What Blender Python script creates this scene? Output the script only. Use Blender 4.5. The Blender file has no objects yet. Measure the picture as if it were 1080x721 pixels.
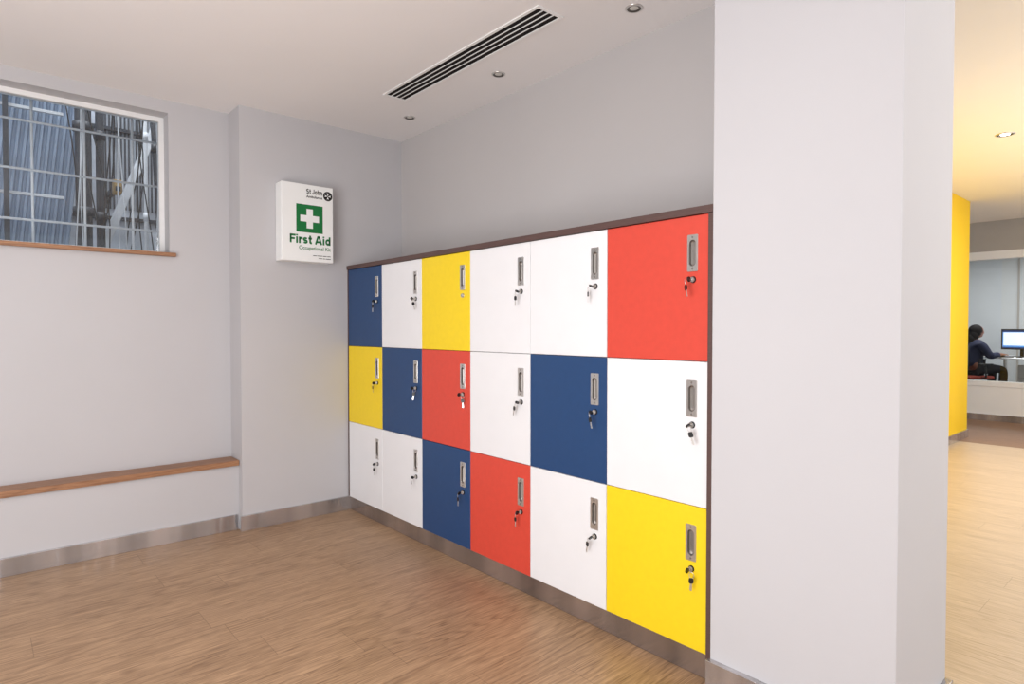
import bpy, bmesh, math, random
from mathutils import Vector, Matrix, Euler
random.seed(7)
scene = bpy.context.scene
scene.view_settings.view_transform = 'Standard'
scene.view_settings.look = 'None'
scene.view_settings.exposure = -0.1
COL = scene.collection

def lin(c):
    c /= 255.0
    return c/12.92 if c <= 0.04045 else ((c+0.055)/1.055)**2.4
def S(r, g, b):
    return (lin(r), lin(g), lin(b), 1.0)

# ------------------------------------------------------------ materials
def new_mat(name):
    m = bpy.data.materials.new(name); m.use_nodes = True
    nt = m.node_tree
    return m, nt, nt.nodes['Principled BSDF']

def mat(name, col, rough=0.5, metal=0.0, var=0.04, scale=6.0, bump=0.0, bscale=60.0, spec=0.5, coat=0.0, stretch=(1, 1, 1), bdist=0.002, detail=4):
    m, nt, p = new_mat(name)
    N, L = nt.nodes, nt.links
    geo = N.new('ShaderNodeNewGeometry')
    mp = N.new('ShaderNodeMapping'); mp.inputs['Scale'].default_value = stretch
    L.new(geo.outputs['Position'], mp.inputs['Vector'])
    n = N.new('ShaderNodeTexNoise'); n.inputs['Scale'].default_value = scale; n.inputs['Detail'].default_value = detail
    L.new(mp.outputs[0], n.inputs['Vector'])
    mr = N.new('ShaderNodeMapRange'); mr.inputs['From Min'].default_value = 0.3; mr.inputs['From Max'].default_value = 0.7
    L.new(n.outputs['Fac'], mr.inputs['Value'])
    mx = N.new('ShaderNodeMix'); mx.data_type = 'RGBA'
    mx.inputs[6].default_value = tuple(c*(1-var) for c in col[:3])+(1,)
    mx.inputs[7].default_value = tuple(min(1, c*(1+var)) for c in col[:3])+(1,)
    L.new(mr.outputs[0], mx.inputs[0])
    L.new(mx.outputs[2], p.inputs['Base Color'])
    p.inputs['Roughness'].default_value = rough
    p.inputs['Metallic'].default_value = metal
    p.inputs['Specular IOR Level'].default_value = spec
    p.inputs['Coat Weight'].default_value = coat
    if bump > 0:
        n2 = N.new('ShaderNodeTexNoise'); n2.inputs['Scale'].default_value = bscale; n2.inputs['Detail'].default_value = 3
        L.new(mp.outputs[0], n2.inputs['Vector'])
        b = N.new('ShaderNodeBump'); b.inputs['Strength'].default_value = bump; b.inputs['Distance'].default_value = bdist
        L.new(n2.outputs['Fac'], b.inputs['Height']); L.new(b.outputs[0], p.inputs['Normal'])
    return m

def wood_mat(name, dark, light, plank=True, rough=0.42, rowh=0.19, blen=1.25, seam=0.6, swap=False, contrast=1.0, ringk=0.22):
    m, nt, p = new_mat(name)
    N, L = nt.nodes, nt.links
    def math_(op, a=None, b=None, c=None):
        n = N.new('ShaderNodeMath'); n.operation = op
        for i, v in enumerate((a, b, c)):
            if v is None: continue
            if isinstance(v, (int, float)): n.inputs[i].default_value = v
            else: L.new(v, n.inputs[i])
        return n.outputs[0]
    geo = N.new('ShaderNodeNewGeometry')
    sep = N.new('ShaderNodeSeparateXYZ'); L.new(geo.outputs['Position'], sep.inputs[0])
    px, py = (sep.outputs[1], sep.outputs[0]) if swap else (sep.outputs[0], sep.outputs[1])
    pos = N.new('ShaderNodeCombineXYZ'); L.new(px, pos.inputs[0]); L.new(py, pos.inputs[1]); L.new(sep.outputs[2], pos.inputs[2])
    P = pos.outputs[0]
    row = math_('FLOOR', math_('DIVIDE', py, rowh))
    wn = N.new('ShaderNodeTexWhiteNoise'); wn.noise_dimensions = '1D'; L.new(row, wn.inputs['W'])
    xo = math_('MULTIPLY_ADD', wn.outputs['Value'], blen*3.0, px)
    cell = math_('FLOOR', math_('DIVIDE', xo, blen))
    cmb = N.new('ShaderNodeCombineXYZ'); L.new(cell, cmb.inputs[0]); L.new(row, cmb.inputs[1])
    wn2 = N.new('ShaderNodeTexWhiteNoise'); wn2.noise_dimensions = '2D'; L.new(cmb.outputs[0], wn2.inputs['Vector'])
    rnd = wn2.outputs['Value']
    fy = math_('FRACT', math_('DIVIDE', py, rowh))
    fx = math_('FRACT', math_('DIVIDE', xo, blen))
    sy = math_('LESS_THAN', math_('MULTIPLY', math_('MINIMUM', fy, math_('SUBTRACT', 1.0, fy)), rowh), 0.0010)
    sx = math_('LESS_THAN', math_('MULTIPLY', math_('MINIMUM', fx, math_('SUBTRACT', 1.0, fx)), blen), 0.0010)
    sm = math_('MULTIPLY', math_('MAXIMUM', sx, sy), seam)
    def noise(sc, det, dist=0.0, w=None):
        mp = N.new('ShaderNodeMapping'); mp.inputs['Scale'].default_value = sc
        L.new(P, mp.inputs['Vector'])
        n = N.new('ShaderNodeTexNoise')
        if w is not None: n.noise_dimensions = '4D'; L.new(w, n.inputs['W'])
        n.inputs['Scale'].default_value = 1.0; n.inputs['Detail'].default_value = det; n.inputs['Distortion'].default_value = dist
        L.new(mp.outputs[0], n.inputs['Vector'])
        return n.outputs['Fac']
    w = math_('MULTIPLY', rnd, 37.0) if plank else None
    n1 = noise((0.55, 8.0, 8.0), 1, 0.05, w)
    sn = math_('SINE', math_('MULTIPLY', n1, 170.0))
    ring = math_('POWER', math_('MULTIPLY_ADD', sn, 0.5, 0.5), 2.5)
    mask = noise((0.8, 9.0, 9.0), 2, 0.0, w)
    n2 = noise((20.0, 420.0, 420.0), 3)
    n3 = noise((4.0, 130.0, 130.0), 5)
    n4 = noise((1.2, 8.0, 8.0), 3)
    v = math_('MULTIPLY', n2, 0.65)
    v = math_('MULTIPLY_ADD', math_('MULTIPLY', ring, mask), -ringk, v)
    v = math_('MULTIPLY_ADD', n3, 0.65, v)
    v = math_('MULTIPLY_ADD', n4, 0.20, v)
    if plank: v = math_('MULTIPLY_ADD', rnd, 0.06, v)
    mr2 = N.new('ShaderNodeMapRange'); mid = 0.745-(ringk-0.22)*0.2; hw = 0.30/contrast
    mr2.inputs['From Min'].default_value = mid-hw; mr2.inputs['From Max'].default_value = mid+hw
    L.new(v, mr2.inputs['Value'])
    mx = N.new('ShaderNodeMix'); mx.data_type = 'RGBA'
    mx.inputs[6].default_value = dark; mx.inputs[7].default_value = light
    L.new(mr2.outputs[0], mx.inputs[0])
    last = mx.outputs[2]
    if plank:
        mx2 = N.new('ShaderNodeMix'); mx2.data_type = 'RGBA'
        mx2.inputs[7].default_value = tuple(c*0.6 for c in dark[:3])+(1,)
        L.new(sm, mx2.inputs[0]); L.new(last, mx2.inputs[6]); last = mx2.outputs[2]
    L.new(last, p.inputs['Base Color'])
    p.inputs['Roughness'].default_value = rough
    b = N.new('ShaderNodeBump'); b.inputs['Strength'].default_value = 0.12; b.inputs['Distance'].default_value = 0.001
    L.new(v, b.inputs['Height']); L.new(b.outputs[0], p.inputs['Normal'])
    return m

def emis(name, col, strength):
    m, nt, p = new_mat(name)
    p.inputs['Base Color'].default_value = col
    p.inputs['Emission Color'].default_value = col
    p.inputs['Emission Strength'].default_value = strength
    return m

def glass_mat(name, tint=(0.95, 0.97, 0.98, 1)):
    m = bpy.data.materials.new(name); m.use_nodes = True
    nt = m.node_tree; N, L = nt.nodes, nt.links
    N.clear()
    o = N.new('ShaderNodeOutputMaterial'); t = N.new('ShaderNodeBsdfTransparent'); g = N.new('ShaderNodeBsdfGlossy')
    t.inputs[0].default_value = tint; g.inputs['Roughness'].default_value = 0.02
    f = N.new('ShaderNodeFresnel'); f.inputs[0].default_value = 1.5
    mx = N.new('ShaderNodeMixShader')
    L.new(f.outputs[0], mx.inputs[0]); L.new(t.outputs[0], mx.inputs[1]); L.new(g.outputs[0], mx.inputs[2]); L.new(mx.outputs[0], o.inputs[0])
    return m

M_wall = mat('wall_paint_grey', S(194, 193, 196), 0.6, var=0.015, scale=2, bump=0.08, bscale=180, spec=0.35)
M_wall2 = mat('wall_paint_warm_grey', S(193, 190, 190), 0.65, var=0.015, scale=2, bump=0.08, bscale=180, spec=0.3)
M_pillar = mat('wall_paint_pale', S(202, 202, 206), 0.75, var=0.012, scale=2, bump=0.08, bscale=180, spec=0.15)
M_ceil = mat('ceiling_paint', S(240, 238, 238), 0.8, var=0.01, scale=1.5, spec=0.2)
M_ceil_r = mat('ceiling_paint_cream', S(243, 240, 236), 0.8, var=0.01, scale=1.5, spec=0.2)
M_yellowwall = mat('yellow_wall_paint', S(248, 208, 38), 0.6, var=0.01, spec=0.3)
M_greywall = mat('taupe_wall_paint', S(172, 168, 164), 0.6, var=0.02)
M_white = mat('white_satin_paint', S(240, 240, 240), 0.4, var=0.01)
M_officewall = mat('office_wall_paint', S(206, 210, 213), 0.6, var=0.02)
M_steel = mat('brushed_steel_skirting', S(198, 195, 196), 0.17, 0.75, var=0.34, scale=1.0, stretch=(6, 6, 0.8), bump=0.6, bscale=1.4, bdist=0.03, detail=2)  # noise in the base colour paints in the steel's streaky reflections
M_floor = wood_mat('oak_plank_floor', S(118, 89, 63), S(198, 163, 128), contrast=1.15, ringk=0.25, rough=0.42)
M_floor1 = wood_mat('honey_plank_floor', S(164, 141, 112), S(210, 189, 162), swap=True, contrast=1.1, seam=0.6)
M_floor2 = wood_mat('brown_plank_floor', S(112, 80, 58), S(160, 124, 96), swap=True, rough=0.6)
M_floor3 = mat('office_carpet', S(90, 92, 98), 0.95, var=0.15, scale=60)
M_bench = wood_mat('stained_oak_board', S(120, 82, 56), S(184, 136, 100), plank=False, rough=0.45)
M_darkwood = mat('dark_wenge_laminate', S(88, 66, 62), 0.5, var=0.15, scale=8, stretch=(1, 1, 30))
M_plinth = mat('taupe_metal_plinth', S(162, 152, 147), 0.2, 0.75, var=0.3, scale=1.0, stretch=(6, 6, 0.8), bump=0.4, bscale=1.4, bdist=0.03, detail=2)
DOORM = {
 'B': mat('navy_laminate', S(30, 67, 114), 0.42, var=0.03, scale=40, bump=0.05, bscale=900),
 'W': mat('white_laminate', S(236, 237, 240), 0.4, var=0.01, scale=10, bump=0.04, bscale=900),
 'Y': mat('yellow_laminate', S(246, 214, 28), 0.42, var=0.02, scale=40, bump=0.05, bscale=900),
 'R': mat('red_laminate', S(216, 74, 58), 0.42, var=0.03, scale=40, bump=0.05, bscale=900)}
M_core = mat('locker_carcass_dark', S(60, 56, 56), 0.7)
M_chrome = mat('satin_chrome', S(215, 213, 210), 0.28, 0.85, var=0.03, scale=30)
M_chromedark = mat('recess_steel', S(158, 153, 149), 0.42, 0.9, var=0.05, scale=30)
M_black = mat('black_plastic', S(22, 22, 24), 0.35, var=0.05)
M_slot = mat('dark_duct', S(38, 35, 34), 0.9, var=0.05, spec=0.1)
M_green = mat('green_print', S(0, 114, 54), 0.5, var=0.01)
M_ink = mat('black_print', S(20, 20, 22), 0.5, var=0.01)
M_box = mat('white_powder_coat', S(244, 246, 246), 0.3, var=0.01)
M_glass = glass_mat('clear_glass')
M_bar = mat('white_painted_bar', S(222, 226, 232), 0.5)
M_corr = mat('blue_grey_cladding', S(136, 152, 174), 0.6, 0.0, var=0.15, scale=2.5)
M_ext = mat('weathered_render', S(178, 184, 194), 0.9, var=0.3, scale=3, bump=0.4, bscale=20)
M_extdark = mat('dark_pipe_paint', S(50, 54, 62), 0.5, var=0.2)
M_extbeam = mat('pale_beam_paint', S(208, 212, 218), 0.7, var=0.2, scale=4)
M_ochre = mat('ochre_paint', S(170, 140, 90), 0.6)
M_lit = emis('warm_lamp_lens', (1.0, 0.95, 0.86, 1), 16.0)
M_lens = mat('lamp_lens_unlit', S(205, 203, 196), 0.2, 0.1)

# ------------------------------------------------------------ mesh builder
class MB:
    def __init__(s):
        s.bm = bmesh.new(); s.mats = []
    def mi(s, m):
        if m not in s.mats: s.mats.append(m)
        return s.mats.index(m)
    def _set(s, faces, m, smooth=False):
        i = s.mi(m)
        for f in faces:
            f.material_index = i; f.smooth = smooth
    def box(s, x0, x1, y0, y1, z0, z1, m, bev=0.0, M=None):
        T = Matrix.Translation(((x0+x1)/2, (y0+y1)/2, (z0+z1)/2)) @ Matrix.Diagonal((abs(x1-x0), abs(y1-y0), abs(z1-z0), 1))
        if M is not None: T = M @ T
        r = bmesh.ops.create_cube(s.bm, size=1.0, matrix=T)
        vs = r['verts']
        fs = set(f for v in vs for f in v.link_faces)
        s._set(fs, m)
        if bev > 0:
            es = list(set(e for v in vs for e in v.link_edges))
            rb = bmesh.ops.bevel(s.bm, geom=es, offset=bev, segments=2, affect='EDGES', profile=0.7, clamp_overlap=True)
            s._set(rb['faces'], m, True)
        return s
    def cyl(s, p0, p1, r0, m, r1=None, seg=20):
        p0, p1 = Vector(p0), Vector(p1); d = p1-p0
        T = Matrix.Translation((p0+p1)/2) @ d.to_track_quat('Z', 'Y').to_matrix().to_4x4()
        r = bmesh.ops.create_cone(s.bm, cap_ends=True, segments=seg, radius1=r0, radius2=r0 if r1 is None else r1, depth=d.length, matrix=T)
        fs = set(f for v in r['verts'] for f in v.link_faces)
        s._set(fs, m, False)
        for f in fs:
            if len(f.verts) == 4: f.smooth = True
        return s
    def sph(s, c, r, m, seg=16, M=None):
        if not hasattr(r, '__len__'): r = (r, r, r)
        T = Matrix.Translation(c) @ (M if M is not None else Matrix()) @ Matrix.Diagonal((r[0], r[1], r[2], 1))
        q = bmesh.ops.create_uvsphere(s.bm, u_segments=seg, v_segments=max(6, seg//2), radius=1.0, matrix=T)
        s._set(set(f for v in q['verts'] for f in v.link_faces), m, True)
        return s
    def loops(s, L, m, cap0=False, cap1=False, smooth=False, closed=True):
        V = [[s.bm.verts.new(p) for p in lp] for lp in L]
        fs = []
        for a, b in zip(V[:-1], V[1:]):
            n = len(a)
            for i in range(n if closed else n-1):
                j = (i+1) % n
                fs.append(s.bm.faces.new((a[i], a[j], b[j], b[i])))
        s._set(fs, m, smooth)
        c = []
        if cap0: c.append(s.bm.faces.new(V[0][::-1]))
        if cap1: c.append(s.bm.faces.new(V[-1]))
        s._set(c, m, False)
        return s
    def revolve(s, c, prof, m, seg=28, cap1=False):
        c = Vector(c)
        L = [[c+Vector((r*math.cos(2*math.pi*i/seg), r*math.sin(2*math.pi*i/seg), z)) for i in range(seg)] for r, z in prof]
        return s.loops(L, m, cap1=cap1, smooth=True)
    def tube(s, pts, r, m, seg=10, closed=False):
        pts = [Vector(p) for p in pts]; L = []
        n = len(pts)
        for i, p in enumerate(pts):
            if closed: t = (pts[(i+1) % n]-pts[i-1]).normalized()
            else: t = (pts[min(i+1, n-1)]-pts[max(i-1, 0)]).normalized()
            up = Vector((0.13, 0.21, 1)) if abs(t.z) < 0.9 else Vector((1, 0.1, 0))
            a = t.cross(up).normalized(); b = t.cross(a)
            L.append([p+r*(a*math.cos(2*math.pi*k/seg)+b*math.sin(2*math.pi*k/seg)) for k in range(seg)])
        if closed: L.append(L[0])
        return s.loops(L, m, cap0=not closed, cap1=not closed, smooth=True)
    def ribbon(s, pts, w, ox, oz, sc, y, m):
        pts = [Vector(p) for p in pts]; n = len(pts); A_, B_ = [], []
        for i, p in enumerate(pts):
            t = (pts[min(i+1, n-1)]-pts[max(i-1, 0)]).normalized(); q = Vector((-t.y, t.x))*w/2
            for lst, sg in ((A_, 1), (B_, -1)):
                c = p+q*sg; lst.append(s.bm.verts.new((ox+c.x*sc[0], y, oz+c.y*sc[1])))
        fs = [s.bm.faces.new((A_[i], B_[i], B_[i+1], A_[i+1])) for i in range(n-1)]
        s._set(fs, m)
    def obj(s, name, parent=None, loc=(0, 0, 0), rot=(0, 0, 0), recentre=False, label=None, norm=True):
        if norm: bmesh.ops.recalc_face_normals(s.bm, faces=s.bm.faces)
        me = bpy.data.meshes.new(name)
        loc = Vector(loc)
        if recentre:
            xs = [v.co for v in s.bm.verts]
            c = Vector(((min(v.x for v in xs)+max(v.x for v in xs))/2, (min(v.y for v in xs)+max(v.y for v in xs))/2, min(v.z for v in xs)))
            for v in s.bm.verts: v.co -= c
            loc = loc+c
        s.bm.to_mesh(me); s.bm.free()
        for m in s.mats: me.materials.append(m)
        o = bpy.data.objects.new(name, me); COL.objects.link(o)
        o.location = loc; o.rotation_euler = rot
        if parent is not None: o.parent = parent
        if label: o['label'] = label
        return o

def thing(o, label, cat, group=None):
    o['label'] = label; o['category'] = cat
    if group: o['group'] = group
    return o
def struct(o, label=None):
    o['kind'] = 'structure'
    if label: o['label'] = label; o['category'] = o.name.split('_')[0]
    return o
def empty(name, loc, rz=0.0):
    e = bpy.data.objects.new(name, None); COL.objects.link(e)
    e.location = loc; e.rotation_euler = (0, 0, rz); e.empty_display_size = 0.2
    return e
def sbox(name, x0, x1, y0, y1, z0, z1, m, label, bev=0.0):
    return struct(MB().box(x0, x1, y0, y1, z0, z1, m, bev).obj(name, recentre=True), label)

# ------------------------------------------------------------ key dimensions
CAMH = 1.21
A = 1.88            # locker front plane
YB = 3.826          # back wall plane
YW = 4.025          # window wall plane
XW = 2.296          # wall behind lockers
ZC = 2.536          # ceiling
ZR = 2.63           # ceiling of the adjoining space
XS = 1.193          # step in the back wall
XL = -3.0

# ------------------------------------------------------------ shell
sbox('floor', XL, 2.3, -2.6, 4.3, -0.1, 0.0, M_floor, 'oak plank floor')
sbox('floor_passage', 2.3, 8.0, -2.6, 4.3, -0.1, 0.0, M_floor1, 'pale honey oak plank floor')
sbox('floor_hall', 8.0, 10.1, -2.6, 6.0, -0.1, 0.0, M_floor2, 'darker brown plank floor in the hallway')
sbox('floor_office', 10.1, 14.8, -2.6, 6.0, -0.1, 0.0, M_floor3, 'grey carpet floor of the office')
sbox('ceiling', XL, 2.4, -2.6, 4.4, ZC, ZC+0.2, M_ceil, 'white painted ceiling')
sbox('ceiling_hall', 2.4, 14.8, -2.6, 6.0, ZR, ZR+0.15, M_ceil_r, 'cream lit ceiling')
sbox('wall_back', XS, 2.45, YB, 4.35, 0, ZC, M_wall, 'grey painted wall')
sbox('wall_left_blocker', XL-0.12, XL, 1.6, 4.35, 0, ZC, M_wall, 'unseen grey side wall added to block light')  # unseen wall put in to keep side light off the wall step
sbox('wall_lockers', XW, 2.40, 1.117, YB, 0, ZC, M_wall2, 'warm grey painted wall above the lockers')
sbox('wall_pillar', 1.868, 2.335, 0.558, 1.117, 0, ZC, M_pillar, 'pale grey square pillar', 0.003)
# window wall with opening
WX0, WX1, WZ0, WZ1 = -1.5, 0.861, 1.654, 2.464
b = MB()
b.box(XL, WX0, YW, YW+0.24, 0, ZC, M_wall)
b.box(WX1, XS, YW, YW+0.24, 0, ZC, M_wall)
b.box(WX0, WX1, YW, YW+0.24, 0, WZ0, M_wall)
b.box(WX0, WX1, YW, YW+0.24, WZ1, ZC, M_wall)
struct(b.obj('wall_window', recentre=True), 'grey painted wall with a high window')
sbox('wall_ledge', XL, XS, 3.885, YW, 0, 0.386, M_wall, 'low boxed-out wall under the bench')

# skirtings
sbox('baseboard_back', XS-0.012, A+0.03, YB-0.014, YB, 0, 0.092, M_steel, 'brushed steel skirting', 0.002)
sbox('baseboard_ledge', XL, XS-0.014, 3.871, 3.885, 0, 0.092, M_steel, 'brushed steel skirting', 0.002)
b = MB()
b.box(1.846, 1.868, 0.536, 1.122, 0, 0.092, M_steel, 0.002)
b.box(1.868, 2.335, 0.536, 0.558, 0, 0.092, M_steel, 0.002)
struct(b.obj('baseboard_pillar', recentre=True), 'brushed steel skirting around the pillar')

# window
b = MB()
fy0, fy1 = YW+0.115, YW+0.165
fw = 0.026
b.box(WX0, WX1, fy0, fy1, WZ1-fw, WZ1, M_white)
b.box(WX0, WX1, fy0, fy1, WZ0, WZ0+fw*0.7, M_white)
b.box(WX1-fw, WX1, fy0, fy1, WZ0+fw*0.7, WZ1-fw, M_white)
b.box(WX0, WX0+fw, fy0, fy1, WZ0+fw*0.7, WZ1-fw, M_white)
w = struct(b.obj('window_1', recentre=True), 'white framed high window')
g = MB(); g.box(WX0+fw, WX1-fw, fy0+0.02, fy0+0.026, WZ0+0.02, WZ1-fw, M_glass)
g = g.obj('window_pane', recentre=True); 
mw = g.location - w.location; g.parent = w; g.location = mw
o = MB().box(WX0-0.03, WX1+0.028, YW-0.03, fy0, WZ0-0.022, WZ0, M_bench, 0.002).obj('trim_sill', recentre=True)
struct(o, 'stained wooden window sill')

# bench board
o = MB().box(XL+0.002, XS-0.002, 3.868, YW-0.002, 0.388, 0.42, M_bench, 0.003).obj('bench', recentre=True)
thing(o, 'long stained oak bench board along the grey wall', 'bench')

# security bars in the outer reveal (part of the window)
b = MB()
gy = YW+0.205
for z in (1.80, 2.07, 2.33):
    b.tube([(WX0+0.002, gy, z), (WX1-0.002, gy, z)], 0.0065, M_bar)
x = WX0+0.1
while x < WX1-0.02:
    b.tube([(x, gy+0.012, WZ0+0.002), (x, gy+0.012, WZ1-0.002)], 0.0065, M_bar); x += 0.235
g = b.obj('security_bars', recentre=True, label='thin white painted metal security bars')
mw = g.location - w.location; g.parent = w; g.location = mw

# exterior alley
b = MB(); L0 = []; L1 = []
i = 0; xx = -2.9
while xx < 0.32:
    for dx, dy in ((0, 0), (0.008, 0.022), (0.022, 0.022), (0.030, 0)):
        L0.append((xx+dx, 5.6-dy, -0.05)); L1.append((xx+dx+0.45, 5.7-dy, 4.3))
    xx += 0.044
b.loops([L0, L1], M_corr, closed=False)
for z in (2.15, 2.75, 3.3):
    b.box(-2.9, 0.5, 5.5, 5.53, z, z+0.02, M_extbeam)
for xx in (-0.55, 0.16): b.box(xx, xx+0.03, 5.45, 5.5, -0.05, 4.2, M_extdark)
thing(b.obj('corrugated_fence', recentre=True), 'blue-grey corrugated metal screen outside the window', 'fence')
b = MB(); b.box(-3, 6, 6.6, 6.8, -0.05, 6, M_ext)
for z in (2.2, 3.0, 3.9): b.box(-3, 6, 6.57, 6.6, z, z+0.03, M_extdark)
for k in range(60): b.box(0.9+k*0.03, 0.912+k*0.03, 6.585, 6.6, 2.3, 3.9, M_extdark)
thing(b.obj('alley_wall', recentre=True), 'weathered pale rendered building wall across the alley', 'building')
o = sbox('floor_alley', -3, 6, 4.42, 6.6, -0.15, -0.05, M_ext, 'alley paving')
def pipe(x, y, r, m, lab, h=4.5, collars=(1.2, 2.1, 2.7, 3.4), lean=0.0):
    b = MB(); b.tube([(0, 0, 0), (lean*0.5, 0, h*0.5), (lean, 0, h)], r, m, 14)
    for z in collars: b.cyl((lean*z/h, 0, z-0.03), (lean*z/h, 0, z+0.03), r*1.3, m)
    thing(b.obj('drainpipe', loc=(x, y, -0.05)), lab, 'pipe')
pipe(0.60, 5.35, 0.05, M_extdark, 'dark painted drainpipe with collars in the alley')
pipe(0.72, 5.50, 0.028, M_extdark, 'thin dark drainpipe beside the thicker one')
pipe(0.98, 5.30, 0.014, M_extbeam, 'thin pale pipe in the alley')
pipe(1.22, 5.60, 0.02, M_extdark, 'dark pipe leaning on the pale wall', lean=-0.2)
b = MB(); M = Matrix.Translation((1.0, 6.1, 2.4)) @ Matrix.Rotation(math.radians(20), 4, 'Y')
b.box(-0.03, 0.03, -0.04, 0.04, -2.55, 1.9, M_extbeam, 0.008, M)
thing(b.obj('steel_beam', recentre=True), 'pale painted diagonal steel beam in the alley', 'beam')
for k in range(18):
    xx = 0.48+k*0.040; ph = k*1.7; am = 0.015+0.026*(k % 3)
    pts = [(xx+am*math.sin(t*0.4+ph)+0.006*t*(-1)**k*0.5, 4.90+0.018*k, -0.05+t*0.14) for t in range(30)]
    thing(MB().tube(pts, 0.004, M_black if k % 3 else M_extbeam, 6).obj('cable', recentre=True), 'loose cable hanging down the alley wall', 'cable', 'cables outside the window')
b = MB(); b.box(-0.03, 0.03, -0.05, 0.05, -0.06, 0.06, M_ochre, 0.01); b.box(-0.02, 0.02, -0.06, -0.05, -0.04, 0.0, M_extdark, 0.005)
b.box(-0.02, 0.02, 0.05, 0.4, -0.02, 0.02, M_extdark)
thing(b.obj('meter_box', loc=(0.93, 6.2, 2.42)), 'small ochre utility box on the alley wall', 'box')

# ------------------------------------------------------------ locker bank
Y0, Y1 = 1.139, 3.814
Z0, Z1 = 0.088, 1.604
DW, DH = (Y1-Y0)/6, (Z1-Z0)/3
base = empty('locker_bank', ((A+XW)/2, (1.117+YB)/2, 0))
thing(base, 'bank of eighteen square multicoloured locker doors in a dark frame', 'lockers')
def wpart(b, name, label=None):
    o = b.obj(name, recentre=True, label=label)
    o.location = o.location - base.location; o.parent = base
    return o
wpart(MB().box(A+0.019, XW-0.002, Y0, Y1, Z0, Z1, M_core), 'carcass')
wpart(MB().box(A-0.008, XW-0.002, 1.118, YB-0.001, Z1+0.001, Z1+0.027, M_darkwood, 0.001), 'top_panel', 'dark brown laminate top')
wpart(MB().box(A-0.006, XW-0.002, 1.118, Y0-0.001, 0.001, Z1, M_darkwood, 0.001), 'side_panel', 'dark brown laminate side panel')
wpart(MB().box(A-0.002, XW-0.002, Y1+0.001, YB-0.001, Z0, Z1, M_darkwood, 0.001), 'side_panel', 'dark brown laminate side panel')
wpart(MB().box(A+0.006, XW-0.01, Y0, YB-0.016, 0.001, Z0-0.001, M_plinth, 0.001), 'plinth', 'taupe metal plinth')

HY, HZ = 0.062, DH-0.066-0.064     # handle centre on door
gap = 0.0012
def door_mesh():
    b = MB(); c = 0.0015
    y0, y1, z0, z1 = gap, DW-gap, gap, DH-gap
    hy0, hy1, hz0, hz1 = HY-0.015, HY+0.015, HZ-0.049, HZ+0.049
    ys = [y0+c, hy0, hy1, y1-c]; zs = [z0+c, hz0, hz1, z1-c]
    V = {(i, j): b.bm.verts.new((0, ys[i], zs[j])) for i in range(4) for j in range(4)}
    m = DOORM['W']
    fs = []
    for i in range(3):
        for j in range(3):
            if (i, j) != (1, 1): fs.append(b.bm.faces.new((V[i, j], V[i+1, j], V[i+1, j+1], V[i, j+1])))
    ring = [(i, 0) for i in range(4)]+[(3, j) for j in range(1, 4)]+[(i, 3) for i in (2, 1, 0)]+[(0, j) for j in (2, 1)]
    R0 = [V[k] for k in ring]
    def outp(k, x):
        i, j = k
        y = y0 if i == 0 else (y1 if i == 3 else ys[i]); z = z0 if j == 0 else (z1 if j == 3 else zs[j])
        return b.bm.verts.new((x, y, z))
    R1 = [outp(k, c) for k in ring]; R2 = [outp(k, 0.018) for k in ring]
    for P, Q in ((R0, R1), (R1, R2)):
        for i in range(12):
            j = (i+1) % 12; fs.append(b.bm.faces.new((P[i], P[j], Q[j], Q[i])))
    fs.append(b.bm.faces.new(R2))
    H = [V[1, 1], V[2, 1], V[2, 2], V[1, 2]]
    H2 = [b.bm.verts.new((0.0178, v.co.y, v.co.z)) for v in H]
    for i in range(4):
        j = (i+1) % 4; fs.append(b.bm.faces.new((H[i], H[j], H2[j], H2[i])))
    b._set(fs, m)
    return b
def rr(w, h, r, x, n=6):
    P = []
    for cx, cz, a0 in ((w/2-r, h/2-r, 0), (-w/2+r, h/2-r, 90), (-w/2+r, -h/2+r, 180), (w/2-r, -h/2+r, 270)):
        for k in range(n+1):
            a = math.radians(a0+90*k/n); P.append(Vector((x, cx+r*math.cos(a), cz+r*math.sin(a))))
    return P
def handle_mb():
    b = MB()
    b.loops([rr(0.042, 0.128, 0.004, -0.0002), rr(0.042, 0.128, 0.004, -0.0022), rr(0.0405, 0.1265, 0.0035, -0.003), rr(0.027, 0.092, 0.0134, -0.003), rr(0.0255, 0.0905, 0.0127, -0.0015)], M_chrome)
    b.loops([rr(0.0255, 0.0905, 0.0127, -0.0015), rr(0.0240, 0.0890, 0.0118, 0.009), rr(0.015, 0.079, 0.0075, 0.013)], M_chromedark, cap1=True)
    for z in (0.055, -0.055):
        b.cyl((-0.003, 0, z), (-0.0046, 0, z), 0.0038, M_chromedark, 0.003, 12)
    return b
def lock_mb(ring=None):
    b = MB()
    b.cyl((0.0, 0, 0), (-0.004, 0, 0), 0.012, ring or M_black, 0.011)
    b.cyl((-0.004, 0, 0), (-0.009, 0, 0), 0.0092, M_chrome, 0.0085)
    b.box(-0.0093, -0.0088, -0.0008, 0.0008, -0.004, 0.004, M_black)
    return b
def key_mb():
    b = MB()
    b.box(-0.018, -0.009, -0.001, 0.001, -0.003, 0.003, M_chrome)
    b.cyl((-0.026, -0.0024, 0), (-0.026, 0.0024, 0), 0.0095, M_black, seg=20)
    b.box(-0.021, -0.016, -0.0022, 0.0022, -0.005, 0.005, M_black, 0.0008)
    return b
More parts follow.
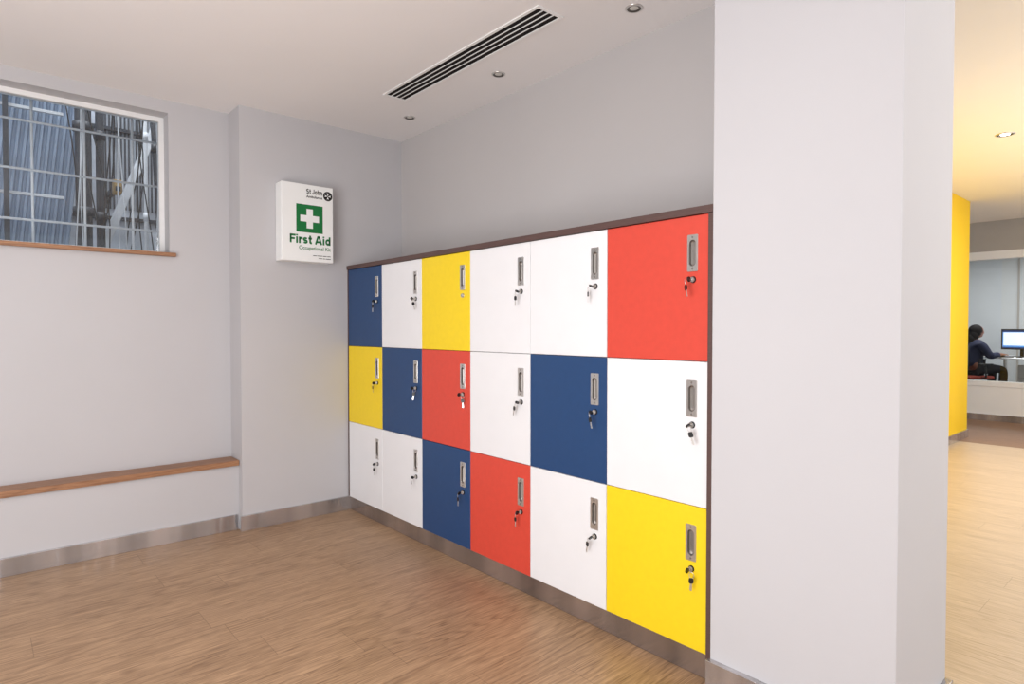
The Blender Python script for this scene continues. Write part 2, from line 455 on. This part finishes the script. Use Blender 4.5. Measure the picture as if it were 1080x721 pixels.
def key2_mb():
    b = MB()
    R = 0.0105
    b.tube([(-0.030+0.003*math.sin(2*math.pi*k/20), R*math.sin(2*math.pi*k/20)*0.75, -0.012+R*math.cos(2*math.pi*k/20)) for k in range(20)], 0.001, M_chrome, 6, closed=True)
    b.loops([[Vector((x_, 0.001+c_.y, -0.031+c_.z)) for c_ in rr(0.0165, 0.019, 0.006, 0)] for x_ in (-0.0322, -0.0278)], M_black, True, True)
    b.box(-0.0308, -0.0292, -0.0025, 0.0042, -0.066, -0.039, M_chrome, 0.0004)
    b.box(-0.0308, -0.0292, 0.004, 0.0062, -0.062, -0.057, M_chrome)
    b.box(-0.0308, -0.0292, 0.004, 0.0058, -0.053, -0.049, M_chrome)
    return b
ROWS = ['BWYWWR', 'YBRWBW', 'WWBRWY']   # top to bottom, far to near
NM = {'B': 'navy blue', 'W': 'white', 'Y': 'yellow', 'R': 'red'}
d0 = h0 = l0 = k0 = q0 = None
for r in range(3):
    for c in range(6):
        key = ROWS[r][c]
        loc = Vector((A, Y1-(c+1)*DW, Z1-(r+1)*DH))-base.location
        if d0 is None:
            d0 = door_mesh().obj('door'); h0 = handle_mb().obj('handle', d0, (0, HY, HZ), label='satin chrome recessed pull handle')
            l0 = lock_mb().obj('lock', d0, (0, HY-0.002, DH-0.222), label='black and chrome cam lock')
            k0 = key_mb().obj('key', d0, (0, HY-0.002, DH-0.222), label='black-headed key in the lock')
            q0 = key2_mb().obj('key', d0, (0, HY-0.002, DH-0.222), label='spare key hanging on a ring')
            d = d0
        else:
            d = d0.copy(); COL.objects.link(d)
            nokey = (r == 0 and c == 2)
            for src in ((h0,) if nokey else (h0, l0, k0, q0)):
                n = src.copy(); n.parent = d; COL.objects.link(n)
                if src is q0: n.rotation_euler = (random.uniform(-0.5, 0.5), 0, random.uniform(-0.8, 0.8))
                if src is k0: n.rotation_euler = (random.uniform(-1.2, 1.2), 0, 0)
            if nokey: lock_mb(M_chrome).obj('lock', d, (0, HY-0.002, DH-0.222), label='bare silver cam lock without keys')
        d.parent = base; d.location = loc
        d.material_slots[0].link = 'OBJECT'; d.material_slots[0].material = DOORM[key]
        d['label'] = NM[key]+' laminate locker door'

# ------------------------------------------------------------ first aid cabinet
FX0, FX1, FY, FZ0, FZ1 = 1.404, 1.733, 3.726, 1.630, 2.107
fa = empty('first_aid_cabinet', ((FX0+FX1)/2, YB, FZ0))
thing(fa, 'white wall-mounted first aid cabinet with green cross', 'first aid box')
W, H = FX1-FX0, FZ1-FZ0
MB().box(-W/2, W/2, -0.088, -0.0005, 0, H, M_box, 0.005).obj('body', fa)
MB().box(-W/2, W/2, -0.100, -0.0895, 0, H, M_box, 0.0035).obj('door', fa)
MB().cyl((W/2-0.0005, -0.06, H*0.5), (W/2+0.006, -0.06, H*0.5), 0.009, M_chrome).obj('lock', fa, label='small chrome lock')
FF = -0.1006
MB().box(-W/2+0.090, -W/2+0.260, FF, FF+0.0008, 0.180, 0.352, M_green).obj('sign', fa, label='green square')
cx, cz = -W/2+0.175, 0.266
b = MB(); a, t = 0.060, 0.020
P = [(-t, -a), (t, -a), (t, -t), (a, -t), (a, t), (t, t), (t, a), (-t, a), (-t, t), (-a, t), (-a, -t), (-t, -t)]
b.loops([[Vector((cx+x, FF-0.0002, cz+z)) for x, z in P], [Vector((cx+x, FF-0.0008, cz+z)) for x, z in P]], M_box, True, True)
b.obj('cross', fa, label='white cross')
ex, ez, er = W/2-0.035, H-0.056, 0.030
b = MB(); b.cyl((ex, FF+0.0004, ez), (ex, FF-0.0004, ez), er, M_ink, seg=40)
for k in range(4):
    an = k*math.pi/2
    Q = [(0, 0.001), (-0.0065, 0.021), (0, 0.0165), (0.0065, 0.021)]
    R = [Vector((ex+x*math.cos(an)-z*math.sin(an), FF-0.0006, ez+x*math.sin(an)+z*math.cos(an))) for x, z in Q]
    vs = [b.bm.verts.new(p) for p in R]
    b._set([b.bm.faces.new((vs[0], vs[1], vs[2])), b.bm.faces.new((vs[0], vs[2], vs[3]))], M_box)
b.obj('emblem', fa, label='round black emblem with white eight-pointed cross')
# bold grotesque lettering drawn as strokes (cap height 1, x-height 0.74)
def arc(cx, cy, rx, ry, a0, a1, n=14):
    return [(cx+rx*math.cos(math.radians(a0+(a1-a0)*i/n)), cy+ry*math.sin(math.radians(a0+(a1-a0)*i/n))) for i in range(n+1)]
def glyphs(w):
    h = w/2; X = 0.74
    def es(W_, H_):   # S shape
        rx = W_/2-h; r1 = (H_-w)/4
        return arc(W_/2, H_-h-r1, rx, r1, 25, 270, 16)[:-1]+arc(W_/2, h+r1, rx, r1, 90, -155, 16)
    G = {}
    G['F'] = (0.78, [[(h, 0), (h, 1)], [(0, 1-h), (0.72, 1-h)], [(0, 0.5), (0.62, 0.5)]])
    G['i'] = (w+0.13, [[(h, 0), (h, X)], [(h, 1-w*0.75), (h, 1)]])
    G['r'] = (0.52, [[(h, 0), (h, X)], arc(0.44, X-h-0.26, 0.44-h, 0.26, 180, 85, 8)])
    G['s'] = (0.72, [es(0.62, X)])
    G['t'] = (0.50, [[(h+0.10, 0.96), (h+0.10, h+0.1)]+arc(h+0.2, h+0.1, 0.1, 0.1, 190, 270, 5)+[(0.44, h)], [(0, X-h), (0.44, X-h)]])
    G['A'] = (1.04, [[(h*0.9, 0), (0.44, 0.97)], [(0.96-h*0.9, 0), (0.52, 0.97)], [(0.22, 0.30), (0.74, 0.30)], [(0.36, 1-h), (0.60, 1-h)]])
    G['d'] = (0.80, [[(0.68-h, 0), (0.68-h, 1)], arc(0.34, X/2, 0.34-h, X/2-h, 0, 360, 24)])
    G['S'] = (0.88, [es(0.78, 1.0)])
    G['J'] = (0.72, [[(0.60-h, 1), (0.60-h, 0.3)]+arc(0.30, 0.3, 0.30-h, 0.3-h, 0, -180, 12)])
    G['o'] = (0.80, [arc(0.34, X/2, 0.34-h, X/2-h, 0, 360, 24)])
    G['n'] = (0.76, [[(h, 0), (h, X)], arc(0.32, X-h-0.2, 0.32-h, 0.2, 180, 0, 12)+[(0.64-h, 0)]])
    G['h'] = (0.76, [[(h, 0), (h, 1)], arc(0.32, X-h-0.2, 0.32-h, 0.2, 180, 0, 12)+[(0.64-h, 0)]])
    G[' '] = (0.34, [])
    return G
def stroke_text(s, xr, z, width, height, m, w=0.2):
    G = glyphs(w); tot = sum(G[c][0] for c in s)-0.1
    sc = (width/tot, height); b = MB(); x = xr-width
    for c in s:
        for ln in G[c][1]: b.ribbon(ln, w, x, z, sc, FF-0.0005, m)
        x += G[c][0]*sc[0]
    o = b.obj('lettering', fa, label='bold printed words', norm=False)
def text(s, x, z, width, height, m, bold=0.0, parent=fa, name='lettering', y=FF-0.0005):
    cu = bpy.data.curves.new('t', 'FONT'); cu.body = s; cu.size = 1.0; cu.offset = bold; cu.extrude = 0.0; cu.resolution_u = 4
    cu.space_character = 1.0+bold*1.5
    to = bpy.data.objects.new('t', cu); COL.objects.link(to)
    bpy.context.view_layer.update()
    me = bpy.data.meshes.new_from_object(to.evaluated_get(bpy.context.evaluated_depsgraph_get()))
    bpy.data.objects.remove(to)
    xs = [v.co.x for v in me.vertices]; ys = [v.co.y for v in me.vertices]
    ax, bx, ay, by = min(xs), max(xs), min(ys), max(ys)
    sx = width/(bx-ax); sy = height/(by-ay)
    for v in me.vertices:
        v.co = ((v.co.x-bx)*sx, 0, (v.co.y-ay)*sy)
    me.materials.clear(); me.materials.append(m)
    o = bpy.data.objects.new(name, me); COL.objects.link(o); o.parent = parent; o.location = (x, y, z)
    o['label'] = 'printed words'
    return o
stroke_text('St John', ex-0.036, H-0.056, 0.104, 0.030, M_ink, 0.205)
text('Ambulance', ex-0.036, H-0.081, 0.104, 0.016, M_ink, 0.025)
stroke_text('First Aid', W/2-0.018, 0.110, 0.262, 0.054, M_green, 0.22)
text('Occupational Kit', W/2-0.018, 0.066, 0.205, 0.031, M_green, 0.012)
b = MB()
for zz, segs in ((0.038, ((0, .024), (.028, .06), (.064, .088), (.092, .115))), (0.022, ((.035, .06), (.064, .078), (.082, .115)))):
    for s0, s1 in segs: b.box(W/2-0.133+s0, W/2-0.133+s1, FF-0.0003, FF+0.0003, zz, zz+0.004, M_ink)
b.obj('lettering', fa, label='two tiny illegible printed lines')

# ------------------------------------------------------------ ceiling grille and downlights
gx0, gx1, gy0, gy1 = 1.752, 1.902, 1.845, 3.118
b = MB(); z0, z1 = ZC-0.006, ZC-0.0005; fr = 0.015
b.box(gx0, gx1, gy0, gy0+fr, z0, z1, M_white, 0.001); b.box(gx0, gx1, gy1-fr, gy1, z0, z1, M_white, 0.001)
b.box(gx0, gx0+fr, gy0+fr, gy1-fr, z0, z1, M_white, 0.001); b.box(gx1-fr, gx1, gy0+fr, gy1-fr, z0, z1, M_white, 0.001)
b.box(gx0+fr, gx1-fr, gy0+fr, gy1-fr, ZC-0.002, ZC-0.0005, M_slot)
for k in range(1, 4):
    xx = gx0+fr+(gx1-gx0-2*fr)*k/4
    b.box(xx-0.0024, xx+0.0024, gy0+fr, gy1-fr, ZC-0.0046, ZC-0.002, M_white)
thing(b.obj('ceiling_grille', recentre=True), 'white linear slot air diffuser with dark slots in the ceiling', 'air vent')
M_cup = mat('lamp_recess', S(96, 92, 88), 0.4, 0.6)
def downlight(x, y, z, lit=False, r=0.037, grp='recessed ceiling downlights', lab='small chrome-rimmed recessed downlight, unlit'):
    e = empty('downlight', (x, y, z)); thing(e, lab, 'downlight', grp)
    b = MB(); b.revolve((0, 0, 0), [(r, -0.0004), (r*0.99, -0.003), (r*0.90, -0.0045), (r*0.78, -0.0045)], M_chrome)
    b.revolve((0, 0, 0), [(r*0.78, -0.0045), (r*0.60, -0.0008), (r*0.50, -0.0008)], M_cup); b.obj('rim', e)
    MB().revolve((0, 0, 0), [(r*0.50, -0.0008), (r*0.45, -0.0030), (r*0.2, -0.0042), (r*0.04, -0.0044)], M_lit if lit else M_lens, cap1=True).obj('lens', e)
for y in (1.606, 2.48, 3.349): downlight(2.07, y, ZC)
for (x, y) in ((5.68, 1.04), (3.9, 1.0), (7.6, 1.1)): downlight(x, y, ZR, True, 0.06, 'lit hallway downlights', 'lit warm white recessed downlight')

# ------------------------------------------------------------ hallway and office
sbox('wall_yellow', 4.5, 8.38, 1.835, 2.2, 0, ZR, M_yellowwall, 'bright yellow painted wall')
sbox('wall_passage', 2.42, 4.5, 1.835, 2.2, 0, ZR, M_pillar, 'pale painted passage wall')
sbox('baseboard_yellow', 2.42, 8.394, 1.821, 1.835, 0, 0.09, M_steel, 'brushed steel skirting', 0.002)
GX = 10.1
b = MB(); b.box(GX, GX+0.15, -2.6, 6, 2.235, ZR, M_greywall); struct(b.obj('wall_glazing_top', recentre=True), 'taupe wall band above glazing')
sbox('wall_glazing_base', GX, GX+0.15, -2.6, 6, 0, 0.455, M_white, 'white low wall under glazing')
sbox('baseboard_glazing', GX-0.014, GX, -2.6, 6, 0, 0.085, M_steel, 'brushed steel skirting')
b = MB()
b.box(GX-0.01, GX+0.14, -2.6, 6, 0.455, 0.52, M_white, 0.003); b.box(GX-0.01, GX+0.14, -2.6, 6, 2.13, 2.235, M_white, 0.003)
for yy in (-2.6, -0.6, 0.9, 3.2, 5.9): b.box(GX-0.01, GX+0.14, yy, yy+0.06, 0.52, 2.13, M_white, 0.003)
w2 = struct(b.obj('window_2', recentre=True), 'white framed internal office glazing')
g = MB().box(GX+0.06, GX+0.07, -2.54, 5.9, 0.52, 2.13, M_glass).obj('window_pane', recentre=True)
mw = g.location-w2.location; g.parent = w2; g.location = mw
sbox('wall_far', 14.6, 14.8, -2.6, 6, 0, ZR, M_officewall, 'pale grey office wall')
sbox('wall_side', 8.0, 14.8, 6.0, 6.15, 0, ZR, M_officewall, 'pale grey office side wall')
for k, yy in enumerate((1.55, 2.42, 3.3)):
    sbox('trim_%d' % (k+1), 14.58, 14.6, yy, yy+0.03, 0.0, ZR, M_greywall, 'thin panel joint strip')

# desk
face = math.atan2(-0.65, 0.75)
desk = empty('office_desk', (13.24, 2.23, 0), face); thing(desk, 'white office desk with slim metal legs', 'desk')
MB().box(-0.38, 0.42, -0.85, 0.75, 0.715, 0.74, M_white, 0.003).obj('desktop', desk)
for sx in (-0.33, 0.37):
    for sy in (-0.78, 0.68):
        MB().box(sx-0.02, sx+0.02, sy-0.02, sy+0.02, 0.0, 0.715, M_white, 0.002).obj('leg', desk)
b = MB(); b.box(-0.2, 0.2, -0.24, 0.24, 0, 0.62, M_white, 0.004)
for z in (0.2, 0.41): b.box(-0.202, -0.2, -0.24, 0.24, z, z+0.004, M_greywall)
o = b.obj('drawer_pedestal', loc=(12.98, 1.85, 0), rot=(0, 0, face)); thing(o, 'white drawer pedestal under the desk', 'drawers')
M_screen = emis('screen_glow', S(90, 150, 215), 0.4)
M_screenw = emis('screen_window', S(225, 236, 248), 0.55)
M_screend = emis('screen_bar', S(30, 64, 120), 0.3)
mon = empty('computer_monitor', (13.34, 2.19, 0.74), face+math.radians(18)); thing(mon, 'black computer monitor showing a blue and white screen', 'monitor')
MB().box(0, 0.03, -0.31, 0.31, 0.12, 0.47, M_black, 0.004).obj('housing', mon)
b = MB(); b.box(-0.002, 0, -0.285, 0.285, 0.145, 0.445, M_screen)
b.box(-0.003, -0.002, -0.28, 0.27, 0.19, 0.415, M_screenw); b.box(-0.003, -0.002, -0.285, 0.285, 0.42, 0.445, M_screend); b.box(-0.003, -0.002, -0.285, 0.285, 0.145, 0.165, M_screend)
b.obj('screen', mon, label='lit screen with white window on blue')
b = MB(); b.box(-0.09, 0.13, -0.12, 0.12, 0, 0.012, M_black, 0.003); b.box(0.03, 0.06, -0.025, 0.025, 0.012, 0.25, M_black, 0.003); b.obj('stand', mon)
b = MB(); b.box(-0.07, 0.07, -0.21, 0.21, 0, 0.018, M_black, 0.003)
for i in range(4):
    for j in range(12): b.box(-0.058+i*0.03, -0.034+i*0.03, -0.198+j*0.033, -0.170+j*0.033, 0.018, 0.022, M_extdark)
o = b.obj('keyboard', loc=(13.05, 2.42, 0.7405), rot=(0, 0, face)); thing(o, 'black computer keyboard on the desk', 'keyboard')
b = MB(); b.sph((0, 0, 0.0), (0.05, 0.03, 0.03), M_black)
bmesh.ops.bisect_plane(b.bm, geom=b.bm.verts[:]+b.bm.edges[:]+b.bm.faces[:], plane_co=(0, 0, 0), plane_no=(0, 0, -1), clear_outer=True)
o = b.obj('computer_mouse', loc=(12.90, 2.13, 0.7405), rot=(0, 0, face)); thing(o, 'black computer mouse on the desk', 'mouse')

# office chair
M_chair = mat('charcoal_fabric', S(40, 42, 50), 0.9, var=0.2, scale=80)
M_red = mat('orange_red_fabric', S(140, 54, 40), 0.9, var=0.1, scale=80)
PX, PY = 12.70, 2.72
ch = empty('office_chair', (PX, PY, 0), face); thing(ch, 'swivel office chair with orange-red seat and dark mesh back', 'chair')
MB().box(-0.24, 0.20, -0.24, 0.24, 0.375, 0.435, M_red, 0.025).obj('seat', ch, label='orange-red padded seat')
b = MB(); L = []
for k in range(7):
    z = 0.54+k*0.065; xb = -0.25-0.03*math.sin(k/6*math.pi); hw = 0.2+0.03*math.sin(k/6*math.pi)
    L.append([Vector((xb+0.02*(1 if s else -1)-0.06*(1-(yy/hw)**2)*1.0+0.03, yy, z)) for s, ys in ((0, [-hw, -hw*0.5, 0, hw*0.5, hw]), (1, [hw, hw*0.5, 0, -hw*0.5, -hw])) for yy in ys])
b.loops(L, M_chair, True, True, smooth=True); b.obj('backrest', ch, label='dark mesh backrest')
b = MB(); b.cyl((0, 0, 0.1), (0, 0, 0.376), 0.028, M_extdark); b.tube([(-0.1, 0, 0.37), (-0.27, 0, 0.38), (-0.31, 0, 0.56)], 0.018, M_black); b.obj('post', ch)
for k in range(5):
    a = k*2*math.pi/5+0.3
    b = MB(); b.cyl((0.03*math.cos(a), 0.03*math.sin(a), 0.11), (0.28*math.cos(a), 0.28*math.sin(a), 0.075), 0.022, M_black, 0.014)
    b.cyl((0.28*math.cos(a)-0.02*math.sin(a), 0.28*math.sin(a)+0.02*math.cos(a), 0.0285), (0.28*math.cos(a)+0.02*math.sin(a), 0.28*math.sin(a)-0.02*math.cos(a), 0.0285), 0.028, M_black)
    b.obj('leg', ch)
for s in (-1, 1):
    b = MB(); b.tube([(0, s*0.2, 0.40), (0, s*0.31, 0.42), (-0.01, s*0.31, 0.62)], 0.014, M_black); b.box(-0.12, 0.10, s*0.31-0.03, s*0.31+0.03, 0.62, 0.645, M_black, 0.008); b.obj('armrest', ch)

# person
M_skin = mat('skin', S(140, 92, 72), 0.5, var=0.05)
M_hair = mat('black_hair', S(18, 15, 16), 0.7, var=0.2, scale=80, spec=0.2)
M_jack = mat('navy_fabric', S(28, 34, 62), 0.85, var=0.15, scale=40)
M_trou = mat('dark_trousers', S(24, 24, 32), 0.9, var=0.1, scale=40)
M_shoe = mat('black_shoe', S(20, 20, 22), 0.4)
M_eye = mat('eye_dark', S(25, 18, 15), 0.2)
M_lips = mat('lips', S(130, 70, 65), 0.5)
def skin(name, verts, edges, m, parent, root=0, sub=2, label=None, extra=None):
    me = bpy.data.meshes.new(name+'_s'); me.from_pydata([v[0] for v in verts], edges, [])
    o = bpy.data.objects.new(name+'_s', me); COL.objects.link(o)
    o.modifiers.new('Skin', 'SKIN').use_smooth_shade = True
    sv = me.skin_vertices[0].data
    for i, v in enumerate(verts):
        r = v[1]; sv[i].radius = (r, r) if not hasattr(r, '__len__') else r
        sv[i].use_root = (i == root)
    ss = o.modifiers.new('Sub', 'SUBSURF'); ss.levels = sub; ss.render_levels = sub
    bpy.context.view_layer.update()
    me2 = bpy.data.meshes.new_from_object(o.evaluated_get(bpy.context.evaluated_depsgraph_get()))
    bpy.data.objects.remove(o)
    b = MB(); b.bm.from_mesh(me2)
    b._set(b.bm.faces, m, True)
    if extra: extra(b)
    return b.obj(name, parent, label=label)
per = empty('person', (PX, PY, 0), face)
thing(per, 'person with dark hair in navy clothes seated typing at a desk', 'person')
V = [((0, 0, 0.56), (0.115, 0.15)), ((-0.01, 0, 0.70), (0.10, 0.125)), ((0.0, 0, 0.86), (0.105, 0.14)), ((0.02, 0, 0.97), (0.085, 0.12)), ((0.045, 0, 1.05), 0.048), ((0.065, 0, 1.10), 0.05)]
E = [(0, 1), (1, 2), (2, 3), (3, 4), (4, 5)]
def add(p, r, parent_i):
    V.append((p, r)); E.append((parent_i, len(V)-1)); return len(V)-1
for s in (-1, 1):
    sh = add((0.02, s*0.165, 0.965), 0.052, 3); el = add((0.13, s*0.21, 0.76), 0.040, sh); wr = add((0.345, s*0.15, 0.79), 0.026, el); ha = add((0.40, s*0.145, 0.785), (0.03, 0.016), wr)
    for f in range(4):
        k1 = add((0.455, s*(0.145-0.027+f*0.018), 0.785), 0.0085, ha); add((0.485-0.006*abs(f-1.5), s*(0.145-0.027+f*0.018), 0.775), 0.007, k1)
    t1 = add((0.405, s*0.108, 0.78), 0.010, ha); add((0.435, s*0.098, 0.775), 0.008, t1)
    hp = add((0.06, s*0.09, 0.545), 0.085, 0); kn = add((0.44, s*0.12, 0.535), 0.060, hp); an = add((0.42, s*0.12, 0.09), 0.038, kn); add((0.56, s*0.13, 0.035), 0.03, an)
def head_extra(b):
    b.sph((0.085, 0, 1.165), (0.092, 0.074, 0.108), M_skin, 24)
    b.sph((0.118, 0, 1.105), (0.045, 0.045, 0.038), M_skin, 16)
    b.cyl((0.172, 0, 1.175), (0.190, 0, 1.142), 0.007, M_skin, 0.013, 10)
    for s in (-1, 1):
        b.sph((0.158, s*0.03, 1.172), (0.012, 0.014, 0.009), M_eye, 10)
        b.sph((0.08, s*0.076, 1.155), (0.018, 0.010, 0.028), M_skin, 10)
    b.sph((0.160, 0, 1.112), (0.010, 0.022, 0.006), M_lips, 10)
skin('body', V, E, M_skin, per, extra=head_extra)
b = MB()
b.sph((0.050, 0, 1.180), (0.106, 0.094, 0.108), M_hair, 24)
b.sph((0.005, 0, 1.09), (0.075, 0.092, 0.13), M_hair, 20)
b.sph((-0.045, 0, 1.02), (0.055, 0.085, 0.11), M_hair, 20)
b.obj('hair', per, label='thick dark shoulder-length hair')
V = [((0, 0, 0.57), (0.145, 0.185)), ((-0.01, 0, 0.70), (0.145, 0.18)), ((0.0, 0, 0.86), (0.15, 0.185)), ((0.02, 0, 0.965), (0.12, 0.145)), ((0.035, 0, 1.035), 0.07)]
E = [(0, 1), (1, 2), (2, 3), (3, 4)]
for s in (-1, 1):
    sh = add((0.02, s*0.17, 0.96), 0.08, 3); el = add((0.13, s*0.22, 0.76), 0.066, sh); wr = add((0.335, s*0.155, 0.79), 0.042, el)
skin('jacket', V, E, M_jack, per, label='navy long-sleeved jacket')
V = [((0, 0, 0.56), (0.12, 0.168))]; E = []
for s in (-1, 1):
    hp = add((0.06, s*0.09, 0.55), 0.098, 0); kn = add((0.44, s*0.12, 0.54), 0.073, hp); an = add((0.42, s*0.12, 0.11), 0.055, kn)
skin('trousers', V, E, M_trou, per, label='dark trousers')
for s in (-1, 1):
    b = MB(); b.sph((0.49, s*0.125, 0.045), (0.13, 0.047, 0.045), M_shoe, 16); b.obj('shoe', per, label='black shoe')

# ------------------------------------------------------------ lights
wd = bpy.data.worlds.new('World'); scene.world = wd; wd.use_nodes = True
bg = wd.node_tree.nodes['Background']; bg.inputs[0].default_value = (0.99, 0.988, 1.0, 1); bg.inputs[1].default_value = 1.14
def area(name, loc, size, power, col, target=None):
    l = bpy.data.lights.new(name, 'AREA'); l.shape = 'RECTANGLE'; l.size, l.size_y = size; l.energy = power; l.color = col
    o = bpy.data.objects.new(name, l); COL.objects.link(o); o.location = loc
    if target is not None:
        o.rotation_euler = (Vector(target)-Vector(loc)).to_track_quat('-Z', 'Y').to_euler()
    return o
area('ceiling_fill_light', (-0.5, 0.9, ZC-0.03), (1.2, 2.6), 32, (1, 0.98, 0.97))  # unseen area lamp added to brighten the room from above
area('uplight', (-1.2, 0.9, 0.7), (1.6, 2.6), 92, (0.99, 0.985, 0.995), (0.9, 2.2, ZC))  # added out of view to brighten the ceiling and upper walls
area('hall_fill_light', (6.2, 0.2, ZR-0.03), (3.8, 1.2), 74, (1.0, 0.97, 0.92))  # area lamp added overhead to brighten the hall, not a real panel
area('hall_fill_uplight', (6.2, -0.6, 0.9), (3.6, 0.8), 48, (1.0, 0.94, 0.84), (6.4, 0.0, ZR))  # unseen lamp added to warm the hall ceiling from below
area('pillar_fill_light', (2.6, -1.7, 2.4), (1.2, 0.8), 33, (1.0, 0.99, 1.0), (2.1, 0.56, 1.1))  # fill added out of view to lighten the pillar's end face
area('office_fill_light', (12.6, 2.2, ZR-0.03), (1.8, 1.8), 80, (1, 0.98, 0.95))  # unseen area lamp added to light the office interior
area('alley_fill_light', (0.3, 5.0, 5.6), (3.0, 1.0), 190, (0.93, 0.96, 1.0), (0.3, 5.9, 2.0))  # unseen lamp added to brighten the view through the window

# ------------------------------------------------------------ camera
cd = bpy.data.cameras.new('camera'); cam = bpy.data.objects.new('camera', cd); COL.objects.link(cam)
cd.sensor_width = 36; cd.sensor_fit = 'HORIZONTAL'; cd.lens = 36*649/1080; cd.clip_start = 0.05
cam.location = (0, 0, CAMH)
cam.rotation_euler = (math.radians(90)-13.5/649, 0, -math.radians(41.1))
scene.camera = cam
